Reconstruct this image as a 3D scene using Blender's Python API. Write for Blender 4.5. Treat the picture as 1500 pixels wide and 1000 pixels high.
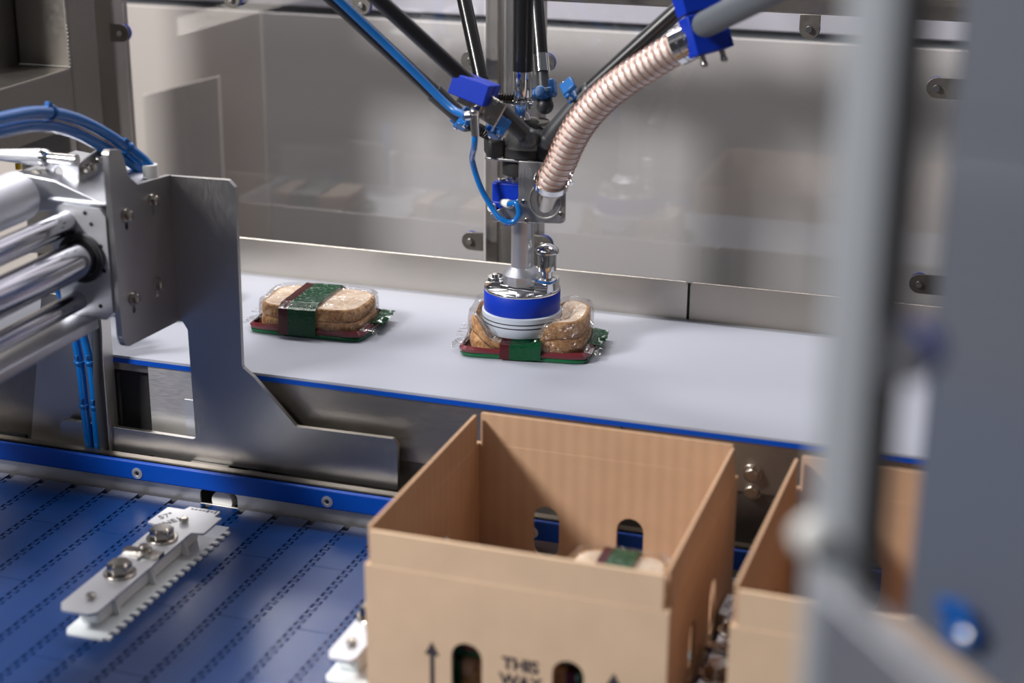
import bpy, bmesh, math, random
from mathutils import Vector, Matrix, Quaternion
from mathutils.geometry import delaunay_2d_cdt
random.seed(7)
SC = bpy.context.scene
COL = SC.collection
for o in list(bpy.data.objects): bpy.data.objects.remove(o)

# ------------------------------------------------------------------ camera
cam = bpy.data.cameras.new('camera'); cam.sensor_width = 36.0; cam.lens = 58.32
cam.clip_start = 0.02
co = bpy.data.objects.new('camera', cam); COL.objects.link(co)
CP = Vector((0.5801, -1.7961, 0.6616))
Rv = Vector((0.94990, 0.31230, 0.0)); D = Vector((-0.29496, 0.89713, -0.32887))
Uv = Rv.cross(D); ro = math.radians(0.35)
Rr = Rv*math.cos(ro) + Uv*math.sin(ro); Ur = Uv*math.cos(ro) - Rv*math.sin(ro)
M = Matrix((Rr, Ur, -D)).transposed().to_4x4(); M.translation = CP
co.matrix_world = M
cam.dof.use_dof = True; cam.dof.focus_distance = 1.99; cam.dof.aperture_fstop = 2.7
SC.camera = co
# ------------------------------------------------------------------ world, lights, exposure
W = bpy.data.worlds.new('world'); SC.world = W; W.use_nodes = True
W.node_tree.nodes['Background'].inputs[0].default_value = (0.80, 0.84, 0.92, 1)
W.node_tree.nodes['Background'].inputs[1].default_value = 0.12
SC.view_settings.view_transform = 'Standard'; SC.view_settings.look = 'None'
SC.view_settings.exposure = 0.0; SC.view_settings.gamma = 1.0
SC.view_settings.use_curve_mapping = False
def area(name, loc, tgt, sx, sy, power, col=(1, 1, 1)):
    l = bpy.data.lights.new(name, 'AREA'); l.shape = 'RECTANGLE'; l.size = sx; l.size_y = sy
    l.energy = power; l.color = col
    o = bpy.data.objects.new(name, l); COL.objects.link(o); o.location = loc
    o.rotation_euler = (Vector(tgt)-Vector(loc)).to_track_quat('-Z', 'Y').to_euler()
    return o
area('key_light', (-1.55, -1.75, 1.75), (0.05, -0.2, 0), 0.40, 0.40, 104, (1.0, 0.97, 0.94))
area('back_light', (-0.75, 0.55, 1.7), (-0.1, -0.2, 0), 0.30, 0.30, 10, (1.0, 0.98, 0.96))
area('fill_light', (-0.6, -3.2, 2.3), (0.1, -0.2, 0), 1.6, 1.0, 9, (0.98, 0.98, 1.0))  # unseen soft fill added to light the front faces
area('rear_light', (-0.35, 0.44, 1.5), (-0.35, 0.6, 0.2), 2.0, 0.2, 24, (1.0, 0.95, 0.93))

# ------------------------------------------------------------------ materials
def new_mat(name):
    m = bpy.data.materials.new(name); m.use_nodes = True
    return m, m.node_tree.nodes, m.node_tree.links, m.node_tree.nodes['Principled BSDF']
def s2l(c):
    return tuple(((v/255)/12.92 if v/255 <= .04045 else ((v/255+.055)/1.055)**2.4) for v in c)
def rgba(c): return (*s2l(c), 1)
def plain(name, c, rough=.5, metal=0., spec=.5, bump=0., bscale=200., coat=0., stretch=None, var=0.0):
    m, n, l, b = new_mat(name)
    b.inputs['Base Color'].default_value = rgba(c); b.inputs['Roughness'].default_value = rough
    b.inputs['Metallic'].default_value = metal; b.inputs['Specular IOR Level'].default_value = spec
    b.inputs['Coat Weight'].default_value = coat
    tc = n.new('ShaderNodeTexCoord'); mp = n.new('ShaderNodeMapping')
    l.new(tc.outputs['Object'], mp.inputs[0])
    if stretch: mp.inputs['Scale'].default_value = stretch
    no = n.new('ShaderNodeTexNoise'); no.inputs['Scale'].default_value = bscale; no.inputs['Detail'].default_value = 4
    l.new(mp.outputs[0], no.inputs[0])
    if bump:
        bu = n.new('ShaderNodeBump'); bu.inputs['Strength'].default_value = bump; bu.inputs['Distance'].default_value = .001
        l.new(no.outputs[0], bu.inputs['Height']); l.new(bu.outputs[0], b.inputs['Normal'])
    if var:
        mx = n.new('ShaderNodeMix'); mx.data_type = 'RGBA'
        mx.inputs[6].default_value = (*[v*(1-var) for v in s2l(c)], 1); mx.inputs[7].default_value = (*[min(1, v*(1+var)) for v in s2l(c)], 1)
        l.new(no.outputs[0], mx.inputs[0]); l.new(mx.outputs[2], b.inputs['Base Color'])
    return m
def brushed(name, c, r0, r1, stretch, bump=.15):
    m, n, l, b = new_mat(name)
    b.inputs['Metallic'].default_value = 1; b.inputs['Base Color'].default_value = rgba(c)
    tc = n.new('ShaderNodeTexCoord'); mp = n.new('ShaderNodeMapping'); mp.inputs['Scale'].default_value = stretch
    l.new(tc.outputs['Object'], mp.inputs[0])
    no = n.new('ShaderNodeTexNoise'); no.inputs['Scale'].default_value = 260; no.inputs['Detail'].default_value = 4
    l.new(mp.outputs[0], no.inputs[0])
    n2 = n.new('ShaderNodeTexNoise'); n2.inputs['Scale'].default_value = 7; n2.inputs['Detail'].default_value = 3
    l.new(tc.outputs['Object'], n2.inputs[0])
    ad = n.new('ShaderNodeMath'); ad.operation = 'MULTIPLY'; l.new(no.outputs[0], ad.inputs[0]); l.new(n2.outputs[0], ad.inputs[1])
    mr = n.new('ShaderNodeMapRange'); mr.inputs[1].default_value = .1; mr.inputs[2].default_value = .42
    mr.inputs[3].default_value = r0; mr.inputs[4].default_value = r1
    l.new(ad.outputs[0], mr.inputs[0]); l.new(mr.outputs[0], b.inputs['Roughness'])
    bu = n.new('ShaderNodeBump'); bu.inputs['Strength'].default_value = bump; bu.inputs['Distance'].default_value = .0002
    l.new(no.outputs[0], bu.inputs['Height'])
    b2 = n.new('ShaderNodeBump'); b2.inputs['Strength'].default_value = .2; b2.inputs['Distance'].default_value = .006
    l.new(n2.outputs[0], b2.inputs['Height']); l.new(bu.outputs[0], b2.inputs['Normal'])
    l.new(b2.outputs[0], b.inputs['Normal'])
    return m
def clear(name, tint, fac, rough, wrinkle=0., wscale=40., spread=.5):
    m, n, l, b = new_mat(name); n.remove(b)
    out = n['Material Output']
    tr = n.new('ShaderNodeBsdfTransparent'); tr.inputs[0].default_value = (*tint, 1)
    gl = n.new('ShaderNodeBsdfGlossy'); gl.inputs['Roughness'].default_value = rough
    gl.inputs[0].default_value = (1, 1, 1, 1)
    mx = n.new('ShaderNodeMixShader'); mx.inputs[0].default_value = fac
    l.new(tr.outputs[0], mx.inputs[1]); l.new(gl.outputs[0], mx.inputs[2]); l.new(mx.outputs[0], out.inputs[0])
    lw = n.new('ShaderNodeLayerWeight'); lw.inputs[0].default_value = .25
    ma = n.new('ShaderNodeMath'); ma.operation = 'MULTIPLY_ADD'; ma.inputs[1].default_value = spread; ma.inputs[2].default_value = fac
    ma.use_clamp = True
    l.new(lw.outputs[0], ma.inputs[0]); l.new(ma.outputs[0], mx.inputs[0])
    if wrinkle:
        tc = n.new('ShaderNodeTexCoord')
        mp = n.new('ShaderNodeMapping'); mp.inputs['Scale'].default_value = (1, .35, 1); mp.inputs['Rotation'].default_value = (0, 0, .5)
        l.new(tc.outputs['Object'], mp.inputs[0])
        no = n.new('ShaderNodeTexNoise'); no.inputs['Scale'].default_value = wscale; no.inputs['Detail'].default_value = 3
        no.inputs['Distortion'].default_value = 2.2
        l.new(mp.outputs[0], no.inputs[0])
        bu = n.new('ShaderNodeBump'); bu.inputs['Strength'].default_value = wrinkle; bu.inputs['Distance'].default_value = .03
        l.new(no.outputs[0], bu.inputs['Height']); l.new(bu.outputs[0], gl.inputs['Normal'])
    return m
M_ = {}
M_['steel_h'] = brushed('brushed_steel_along_x', (168, 161, 152), .32, .50, (.35, 6, 6))
M_['steel_v'] = brushed('brushed_steel_along_z', (172, 168, 164), .32, .50, (6, 6, .3))
M_['steel_dull'] = brushed('dull_steel', (132, 128, 123), .38, .54, (.5, .5, .5), .1)
M_['steel_half_lit'] = brushed('half_lit_brushed_steel', (194, 188, 180), .34, .52, (.35, 6, 6))  # lighter copy of the steel, reflected light on the left backsplash put into the colour
M_['steel_lit'] = brushed('lit_brushed_steel', (226, 223, 219), .42, .6, (.35, 6, 6))  # brightest copy of the steel, for parts catching light; the light is in the colour
M_['steel_plate'] = brushed('pusher_steel', (176, 175, 174), .30, .48, (5, 5, .3))
M_['chrome'] = plain('polished_chrome', (225, 225, 226), .07, 1.)
M_['rod'] = plain('hardened_rod_steel', (190, 190, 195), .12, 1.)
M_['alu'] = plain('anodised_aluminium', (198, 200, 206), .38, 1., bump=.05, bscale=900)
M_['alu_lt'] = plain('machined_aluminium', (214, 216, 222), .42, .8)
M_['bolt'] = plain('bolt_steel', (190, 184, 176), .2, 1.)
M_['darksteel'] = plain('dark_spring_steel', (70, 66, 62), .3, 1.)
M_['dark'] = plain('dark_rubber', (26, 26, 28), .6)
M_['hole'] = plain('hole_shadow_black', (10, 10, 11), .8)
M_['carbon'] = plain('black_carbon_rod', (16, 17, 20), .32, coat=.3)
M_['jointgrey'] = plain('dark_grey_joint_plastic', (52, 54, 58), .4)
M_['greytube'] = plain('grey_plastic_tube', (86, 92, 98), .45)
M_['blue'] = plain('bright_blue_plastic', (0, 46, 166), .45, spec=.3)
M_['railblue'] = plain('blue_guide_plastic', (0, 68, 168), .42, spec=.3, bump=.06, bscale=120, stretch=(1, .2, 6))
M_['clipblue'] = plain('steel_blue_clip_plastic', (18, 92, 160), .35)
M_['tube'] = plain('blue_air_tube', (0, 98, 176), .2, spec=.5, coat=.5)
M_['tie'] = plain('blue_cable_tie', (0, 82, 150), .35)
M_['white'] = plain('white_plastic', (228, 228, 226), .4)
M_['ring'] = plain('pale_silicone_ring', (176, 184, 198), .42, spec=.5)
M_['polymer'] = plain('white_polymer_base', (226, 232, 234), .35, coat=.2)
M_['beltgrey'] = plain('pale_grey_belt', (156, 160, 172), .5, bump=.05, bscale=1200, var=.015)
M_['beltblue'] = plain('blue_modular_belt', (5, 48, 104), .27, spec=.6, bump=.12, bscale=55, var=.12)
M_['yellow'] = plain('yellow_marker', (232, 186, 20), .5)
M_['wallgrey'] = plain('pale_painted_wall', (196, 192, 190), .7, var=.02, bscale=3)
M_['wallbeige'] = plain('pale_beige_panel', (198, 190, 184), .6, var=.02, bscale=3)
M_['walllav'] = plain('pale_lavender_panel', (196, 194, 204), .6, var=.02, bscale=3)
M_['roomgrey'] = plain('hall_wall_paint', (150, 150, 153), .8, var=.03, bscale=2)
M_['floor'] = plain('grey_resin_floor', (110, 112, 116), .5, var=.05, bscale=5)
M_['ink'] = plain('dark_printing_ink', (62, 56, 62), .7)
M_['engrave'] = plain('engraved_mark', (84, 84, 92), .6)
M_['green'] = plain('green_printed_film', (8, 88, 52), .22, spec=.6, coat=.4, bump=.3, bscale=90)
M_['maroon'] = plain('maroon_printed_film', (92, 26, 33), .25, spec=.6, coat=.4, bump=.3, bscale=90)
M_['film'] = clear('clear_wrap_film', (.97, .97, .97), .075, .08, 1.0, 34, .5)
M_['pane'] = clear('clear_polycarbonate', (.95, .955, .965), .05, .03, 0, 1, .35)
M_['smoke'] = clear('smoked_glossy_door_sheet', (.05, .055, .065), .22, .05, 0, 1, .5)
M_['doorsteel'] = plain('grey_blue_door_sheet', (84, 88, 97), .16, spec=.9, coat=.3)
M_['blueglint'] = plain('blue_reflection', (20, 104, 190), .15, spec=.8, coat=.5)
M_['shadegrey'] = plain('brown_grey_shade', (96, 90, 86), .6)
M_['postgrey'] = plain('satin_grey_post', (188, 194, 202), .4, .35)
M_['hosewall'] = clear('clear_hose_wall', (.98, .95, .93), .10, .14, 0, 1, .6)
M_['wire'] = plain('copper_tinted_hose_wire', (176, 130, 116), .22, .5)
M_['hoserib'] = plain('milky_pink_hose_rib', (240, 231, 227), .3, spec=.6, coat=.5)

def cardboard(name, c, ridge):
    m, n, l, b = new_mat(name)
    b.inputs['Roughness'].default_value = .85; b.inputs['Specular IOR Level'].default_value = .15; bs_ = min(.25, ridge)
    tc = n.new('ShaderNodeTexCoord')
    no = n.new('ShaderNodeTexNoise'); no.inputs['Scale'].default_value = 25; no.inputs['Detail'].default_value = 6
    l.new(tc.outputs['Object'], no.inputs[0])
    wv = n.new('ShaderNodeTexWave'); wv.inputs['Scale'].default_value = 42; wv.inputs['Distortion'].default_value = .2
    wv.bands_direction = 'DIAGONAL'
    mp = n.new('ShaderNodeMapping'); mp.inputs['Scale'].default_value = (1, 1, 0)
    l.new(tc.outputs['Object'], mp.inputs[0]); l.new(mp.outputs[0], wv.inputs[0])
    ad = n.new('ShaderNodeMath'); ad.operation = 'MULTIPLY_ADD'; ad.inputs[1].default_value = ridge
    l.new(wv.outputs['Fac'], ad.inputs[0]); l.new(no.outputs[0], ad.inputs[2])
    mx = n.new('ShaderNodeMix'); mx.data_type = 'RGBA'
    mx.inputs[6].default_value = (*[v*.86 for v in s2l(c)], 1); mx.inputs[7].default_value = (*[min(1, v*1.1) for v in s2l(c)], 1)
    l.new(ad.outputs[0], mx.inputs[0]); l.new(mx.outputs[2], b.inputs['Base Color'])
    bu = n.new('ShaderNodeBump'); bu.inputs['Strength'].default_value = bs_; bu.inputs['Distance'].default_value = .0008
    l.new(wv.outputs['Fac'], bu.inputs['Height']); l.new(bu.outputs[0], b.inputs['Normal'])
    return m
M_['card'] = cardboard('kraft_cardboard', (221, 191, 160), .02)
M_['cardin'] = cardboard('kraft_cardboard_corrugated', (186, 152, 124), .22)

def bread_mat(name, a, b_, sc):
    m, n, l, b = new_mat(name)
    b.inputs['Roughness'].default_value = .8
    tc = n.new('ShaderNodeTexCoord')
    no = n.new('ShaderNodeTexNoise'); no.inputs['Scale'].default_value = sc; no.inputs['Detail'].default_value = 8; no.inputs['Roughness'].default_value = .7
    l.new(tc.outputs['Object'], no.inputs[0])
    cr = n.new('ShaderNodeValToRGB'); cr.color_ramp.elements[0].position = .36; cr.color_ramp.elements[1].position = .64
    cr.color_ramp.elements[0].color = rgba(a); cr.color_ramp.elements[1].color = rgba(b_)
    l.new(no.outputs[0], cr.inputs[0]); l.new(cr.outputs[0], b.inputs['Base Color'])
    bu = n.new('ShaderNodeBump'); bu.inputs['Strength'].default_value = .6; bu.inputs['Distance'].default_value = .002
    l.new(no.outputs[0], bu.inputs['Height']); l.new(bu.outputs[0], b.inputs['Normal'])
    return m
M_['crust'] = bread_mat('baked_bread_crust', (128, 78, 38), (214, 168, 112), 150)
M_['crumb'] = bread_mat('pale_bread_face', (200, 168, 138), (236, 224, 208), 60)
def band_mat():
    m, n, l, b = new_mat('green_label_with_white_print')
    b.inputs['Roughness'].default_value = .25; b.inputs['Coat Weight'].default_value = .4
    tc = n.new('ShaderNodeTexCoord'); mp = n.new('ShaderNodeMapping'); mp.inputs['Scale'].default_value = (60, 130, 60)
    l.new(tc.outputs['Object'], mp.inputs[0])
    no = n.new('ShaderNodeTexNoise'); no.inputs['Scale'].default_value = 3; no.inputs['Detail'].default_value = 2; no.inputs['Distortion'].default_value = 1
    l.new(mp.outputs[0], no.inputs[0])
    cr = n.new('ShaderNodeValToRGB'); cr.color_ramp.interpolation = 'LINEAR'
    cr.color_ramp.elements[0].position = .60; cr.color_ramp.elements[1].position = .68
    cr.color_ramp.elements[0].color = rgba((8, 88, 52)); cr.color_ramp.elements[1].color = rgba((176, 200, 184))
    sx = n.new('ShaderNodeSeparateXYZ'); l.new(tc.outputs['Object'], sx.inputs[0])
    gt = n.new('ShaderNodeMath'); gt.operation = 'GREATER_THAN'; gt.inputs[1].default_value = .036; l.new(sx.outputs[2], gt.inputs[0])
    mu = n.new('ShaderNodeMath'); mu.operation = 'MULTIPLY'; l.new(no.outputs[0], mu.inputs[0]); l.new(gt.outputs[0], mu.inputs[1])
    l.new(mu.outputs[0], cr.inputs[0]); l.new(cr.outputs[0], b.inputs['Base Color'])
    bu = n.new('ShaderNodeBump'); bu.inputs['Strength'].default_value = .4; bu.inputs['Distance'].default_value = .003
    l.new(no.outputs[0], bu.inputs['Height']); l.new(bu.outputs[0], b.inputs['Normal'])
    return m
M_['band'] = band_mat()

# ------------------------------------------------------------------ mesh helpers
def rot_to(z):  # matrix turning +Z to the direction z
    return Vector(z).normalized().to_track_quat('Z', 'Y').to_matrix().to_4x4()
def box(bm, x0, x1, y0, y1, z0, z1, rz=0, ctr=None):
    r = bmesh.ops.create_cube(bm, size=1, matrix=Matrix.Translation(((x0+x1)/2, (y0+y1)/2, (z0+z1)/2)) @ Matrix.Rotation(rz, 4, 'Z') @ Matrix.Diagonal((x1-x0, y1-y0, z1-z0, 1)))
    return r['verts']
def obox(bm, c, size, rot):  # oriented box, rot = 4x4
    bmesh.ops.create_cube(bm, size=1, matrix=Matrix.Translation(c) @ rot @ Matrix.Diagonal((*size, 1)))
def cyl(bm, p0, p1, r0, r1=None, seg=24, caps=True):
    p0, p1 = Vector(p0), Vector(p1); r1 = r0 if r1 is None else r1
    bmesh.ops.create_cone(bm, cap_ends=caps, segments=seg, radius1=r0, radius2=r1, depth=(p1-p0).length,
                          matrix=Matrix.Translation((p0+p1)/2) @ rot_to(p1-p0))
def ball(bm, c, r, seg=16, sc=(1, 1, 1)):
    bmesh.ops.create_uvsphere(bm, u_segments=seg, v_segments=seg//2, radius=r, matrix=Matrix.Translation(c) @ Matrix.Diagonal((*sc, 1)))
def lathe(bm, prof, org, axis=(0, 0, 1), seg=40, closed_ends=True):
    m = Matrix.Translation(org) @ rot_to(axis)
    rings = []
    for r, z in prof:
        rings.append([bm.verts.new(m @ Vector((r*math.cos(2*math.pi*i/seg), r*math.sin(2*math.pi*i/seg), z))) for i in range(seg)])
    for a, b in zip(rings, rings[1:]):
        for i in range(seg):
            bm.faces.new((a[i], a[(i+1) % seg], b[(i+1) % seg], b[i]))
    if closed_ends:
        bm.faces.new(rings[0][::-1]); bm.faces.new(rings[-1])
def spline(pts, n=12):  # Catmull-Rom through pts
    P = [Vector(p) for p in pts]; P = [P[0]*2-P[1]] + P + [P[-1]*2-P[-2]]
    out = []
    for i in range(1, len(P)-2):
        for k in range(n):
            t = k/n; a, b, c, d = P[i-1:i+3]
            out.append(.5*((2*b)+(c-a)*t+(2*a-5*b+4*c-d)*t*t+(3*b-a-3*c+d)*t**3))
    out.append(P[-2]); return out
def frames(path):
    T = [(path[min(i+1, len(path)-1)]-path[max(i-1, 0)]).normalized() for i in range(len(path))]
    n = T[0].orthogonal().normalized(); F = []
    for t in T:
        n = (n - t*n.dot(t)).normalized(); F.append((t, n, t.cross(n)))
    return F
def tube(bm, path, r, seg=12, caps=True):
    path = [Vector(p) for p in path]; F = frames(path); rings = []
    for i, (p, (t, n, b)) in enumerate(zip(path, F)):
        rr = r(i) if callable(r) else r
        rings.append([bm.verts.new(p+(n*math.cos(2*math.pi*k/seg)+b*math.sin(2*math.pi*k/seg))*rr) for k in range(seg)])
    for a, b in zip(rings, rings[1:]):
        for k in range(seg): bm.faces.new((a[k], a[(k+1) % seg], b[(k+1) % seg], b[k]))
    if caps: bm.faces.new(rings[0][::-1]); bm.faces.new(rings[-1])
def rounded(poly, r, seg=5):  # round every corner of a 2D polygon (r may be a list)
    out = []; n = len(poly)
    for i in range(n):
        p0, p, p1 = Vector(poly[i-1]), Vector(poly[i]), Vector(poly[(i+1) % n])
        rr = r[i] if isinstance(r, (list, tuple)) else r
        a, b = (p0-p), (p1-p); la, lb = a.length, b.length
        if rr <= 0: out.append(p); continue
        a.normalize(); b.normalize(); ang = a.angle(b)
        d = min(rr/math.tan(ang/2), la*.48, lb*.48)
        s, e = p+a*d, p+b*d
        for k in range(seg+1):
            t = k/seg; out.append((1-t)**2*s+2*t*(1-t)*p+t*t*e)
    return out
def stadium(cx, cy, w, h, seg=8):  # upright slot with round ends
    r = w/2; out = []
    for k in range(seg+1):
        a = math.pi*k/seg; out.append((cx+r*math.cos(a), cy+h/2-r+r*math.sin(a)))
    for k in range(seg+1):
        a = math.pi+math.pi*k/seg; out.append((cx+r*math.cos(a), cy-h/2+r+r*math.sin(a)))
    return out
def circle(cx, cy, r, seg=20): return [(cx+r*math.cos(2*math.pi*k/seg), cy+r*math.sin(2*math.pi*k/seg)) for k in range(seg)]
def plate(bm, outer, holes, o, u, v, th):
    """flat sheet with holes: 2D outline (u,v) at origin o; thickness th along u x v"""
    o, u, v = Vector(o), Vector(u).normalized(), Vector(v).normalized(); n = u.cross(v)
    loops = [outer]+list(holes); pts = []; edges = []; faces = []
    for L in loops:
        s = len(pts); pts += [Vector(p) for p in L]; k = len(L)
        edges += [(s+i, s+(i+1) % k) for i in range(k)]
    if not holes:
        vs0 = [bm.verts.new(o+u*p[0]+v*p[1]) for p in outer]; vs1 = [bm.verts.new(o+u*p[0]+v*p[1]+n*th) for p in outer]
        k = len(outer); bm.faces.new(vs0[::-1]); bm.faces.new(vs1)
        for i in range(k): bm.faces.new((vs0[i], vs0[(i+1) % k], vs1[(i+1) % k], vs1[i]))
        bmesh.ops.recalc_face_normals(bm, faces=bm.faces[:]); return
    r = delaunay_2d_cdt(pts, edges, [], 1, 1e-7)
    V, Ed, Fc = r[0], r[1], r[2]
    def inside(p, L):
        c = False
        for (ax, ay), (bx_, by_) in zip(L, L[1:]+L[:1]):
            if (ay > p[1]) != (by_ > p[1]) and p[0] < (bx_-ax)*(p[1]-ay)/(by_-ay)+ax: c = not c
        return c
    keep = []
    for f in Fc:
        q = sum((V[i] for i in f), Vector((0, 0)))/len(f)
        if not any(inside(q, [tuple(x) for x in L]) for L in holes): keep.append(f)
    Fc = keep
    a = [bm.verts.new(o+u*p.x+v*p.y) for p in V]; b = [bm.verts.new(o+u*p.x+v*p.y+n*th) for p in V]
    cnt = {}
    for f in Fc:
        bm.faces.new([a[i] for i in f][::-1]); bm.faces.new([b[i] for i in f])
        for i, j in zip(f, f[1:]+f[:1]): cnt[(i, j)] = 1
    for (i, j) in list(cnt):
        if (j, i) not in cnt: bm.faces.new((a[i], a[j], b[j], b[i]))
    bmesh.ops.recalc_face_normals(bm, faces=bm.faces[:])

def root_loc(p):
    while p.parent: p = p.parent
    return p.location.copy() if p.get('_w') else Vector((0, 0, 0))
def obj(name, bm, mat, parent=None, ang=35, bevel=0, seg=2, mats=None):
    me = bpy.data.meshes.new(name)
    if parent: bmesh.ops.translate(bm, verts=bm.verts[:], vec=-root_loc(parent))
    bm.to_mesh(me); bm.free()
    for m in (mats or [mat]): me.materials.append(m)
    me.polygons.foreach_set('use_smooth', [True]*len(me.polygons)); me.set_sharp_from_angle(angle=math.radians(ang))
    o = bpy.data.objects.new(name, me); COL.objects.link(o)
    if parent: o.parent = parent
    if bevel:
        b = o.modifiers.new('bevel', 'BEVEL'); b.width = bevel; b.segments = seg; b.limit_method = 'ANGLE'; b.angle_limit = math.radians(40)
        b.harden_normals = False
    return o
def new(): return bmesh.new()
def thing(name, label, cat, loc=(0, 0, 0), group=None, rz=0, local=False):
    o = bpy.data.objects.new(name, None); COL.objects.link(o); o.empty_display_size = .02
    o.location = loc; o.rotation_euler = (0, 0, rz); o['label'] = label; o['category'] = cat
    if group: o['group'] = group
    if not local: o['_w'] = 1
    return o
def tag(o, label, cat, group=None):
    o['label'] = label; o['category'] = cat
    if group: o['group'] = group
    return o
def struct(name, bm, m, parent=None, **k):
    o = obj(name, bm, m, parent, **k)
    if not parent: o['kind'] = 'structure'
    return o
def dup(root, loc, rz, label, group=None):
    r = root.copy(); COL.objects.link(r); r.location = loc; r.rotation_euler = (0, 0, rz); r['label'] = label
    if group: r['group'] = group
    for ch in root.children:
        c = ch.copy(); COL.objects.link(c); c.parent = r
        for g in ch.children:
            d = g.copy(); COL.objects.link(d); d.parent = c
    return r
def bx(name, a, mat, parent=None, bevel=0, **k):
    bm = new(); box(bm, *a); return obj(name, bm, mat, parent, bevel=bevel, **k)
def cy(name, p0, p1, r, mat, parent=None, r1=None, seg=24, bevel=0):
    bm = new(); cyl(bm, p0, p1, r, r1, seg); return obj(name, bm, mat, parent, bevel=bevel)
def hexbolt(parent, p, n, r, h, mat=None, name='bolt', washer=True):
    p, n = Vector(p), Vector(n).normalized(); bm = new()
    if washer: cyl(bm, p, p+n*h*.22, r*1.25, seg=24)
    cyl(bm, p+n*h*.2, p+n*h, r, r*.97, 6); cyl(bm, p+n*h, p+n*h*1.08, r*.8, r*.7, 20)
    return obj(name, bm, mat or M_['bolt'], parent, bevel=r*.07)
def text(name, s, size, o, u, v, mat, parent, bold=.0, th=.0003):
    cu = bpy.data.curves.new(name, 'FONT'); cu.body = s; cu.size = size; cu.align_x = 'CENTER'; cu.align_y = 'CENTER'
    cu.extrude = th; cu.offset = bold; cu.resolution_u = 3
    t = bpy.data.objects.new(name, cu); COL.objects.link(t)
    bpy.context.view_layer.update()
    me = bpy.data.meshes.new_from_object(t.evaluated_get(bpy.context.evaluated_depsgraph_get()))
    bpy.data.objects.remove(t)
    u, v = Vector(u).normalized(), Vector(v).normalized(); mm = Matrix((u, v, u.cross(v))).transposed().to_4x4()
    mm.translation = Vector(o)-(root_loc(parent) if parent else Vector())
    me.transform(mm); me.materials.clear(); me.materials.append(mat); me.name = name
    ob = bpy.data.objects.new(name, me); COL.objects.link(ob); ob.parent = parent
    return ob

# ================================================================== room shell
bm = new(); box(bm, -3.5, 3.5, -4.5, 2.2, -.92, -.9); struct('floor', bm, M_['floor'])
bm = new(); box(bm, -3.6, -3.5, -4.5, 2.2, -.9, 2.6); struct('wall_left', bm, M_['roomgrey'])
bm = new(); box(bm, 3.5, 3.6, -4.5, 2.2, -.9, 2.6); struct('wall_right', bm, M_['roomgrey'])
bm = new(); box(bm, -3.5, 3.5, -4.6, -4.5, -.9, 2.6); struct('wall_front', bm, M_['roomgrey'])
bm = new(); box(bm, -3.5, 3.5, 2.2, 2.3, -.9, 2.6); struct('wall_back', bm, M_['roomgrey'])

# pale cladding behind the clear guard screen: three sheets with open joints
cl = thing('wall_cladding', 'pale grey cladding sheets standing behind the clear guard screens', 'cladding', (0, .62, -.9))
for nm, a, m in [('cladding_sheet', (-2.2, 1.4, .60, .62, .3, 1.1), 'walllav'), ('cladding_sheet', (-.629, 1.4, .60, .62, -.9, .288), 'wallgrey'),
                 ('cladding_sheet', (-2.2, -.63, .60, .62, -.9, .288), 'wallbeige')]:
    bx(nm, a, M_[m], cl, bevel=.002)
bx('joint_strip', (-2.2, 1.4, .615, .64, -.9, 1.1), M_['greytube'], cl)

cv = thing('reflection_board', 'pale beige slant-topped board added for the light patch reflected in the left clear screen', 'board', (-.76, .55, -.9))  # board added in place of a reflected patch of light
bm = new(); plate(bm, [(-.8320, -.9), (-.6890, -.9), (-.6790, .1930), (-.8180, .1530)], [], (0, .54, 0), (1, 0, 0), (0, 0, 1), -.006); obj('board', bm, M_['wallbeige'], cv, bevel=.001)
bx('board_foot', (-.82, -.70, .52, .59, -.9, -.85), M_['greytube'], cv)

# ================================================================== guard screen frame and its two panes
gf = thing('guard_fence', 'grey steel frame with round-ended tabs holding the clear screens behind the grey belt', 'frame', (-.1, .26, -.3))
P = M_['steel_v']
for x0, x1 in [(-.1335, -.115), (-.1085, -.058)]:
    bx('upright', (x0, x1, .255, .285, -.3, .42), P, gf, bevel=.002)
bx('upright', (-.725, -.673, .235, .275, -.3, .6), P, gf, bevel=.003)
bx('upright', (.478, .515, .255, .285, -.3, .42), P, gf, bevel=.002)
bx('top_rail', (-.66, 1.1, .262, .30, .374, .44), M_['steel_h'], gf, bevel=.002)
bx('bottom_rail', (-.66, 1.1, .262, .29, -.08, -.03), M_['steel_h'], gf, bevel=.002)
def tab(x, z, d, h=.0125, L=.026):   # d: direction of the rounded end
    bm = new(); pts = []
    for k in range(9):
        a = -math.pi/2+math.pi*k/8; pts.append((L-h+h*math.cos(a), h*math.sin(a)))
    pts += [(-.004, h), (-.004, -h)]
    u = {'r': (1, 0, 0), 'l': (-1, 0, 0), 'd': (0, 0, -1)}[d]; v = {'r': (0, 0, 1), 'l': (0, 0, -1), 'd': (1, 0, 0)}[d]
    plate(bm, pts, [], (x, .233, z), u, v, -.003)
    t = obj('tab', bm, M_['steel_dull'], gf, bevel=.0005)
    U = Vector(u); c = Vector((x, .233, z))+U*(L-h)
    g = new(); cyl(g, c+Vector((0, .0005, 0)), c+Vector((0, .0085, 0)), h*.98, seg=24); obj('gasket', g, M_['blue'], t)
    s = new(); cyl(s, c+Vector((0, -.0055, 0)), c+Vector((0, -.0025, 0)), h*.3, h*.35, seg=16); obj('rivet', s, M_['chrome'], t)
for a in [(-.675, .305, 'r'), (-.1335, .054, 'l'), (-.1335, .297, 'l'), (-.058, .058, 'r'), (-.058, .300, 'r'), (.478, .299, 'l', .0125, .046), (.478, .0546, 'l', .0125, .046)]: tab(*a)
for x in (-.488, -.298, .289): tab(x, .374, 'd')
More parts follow.
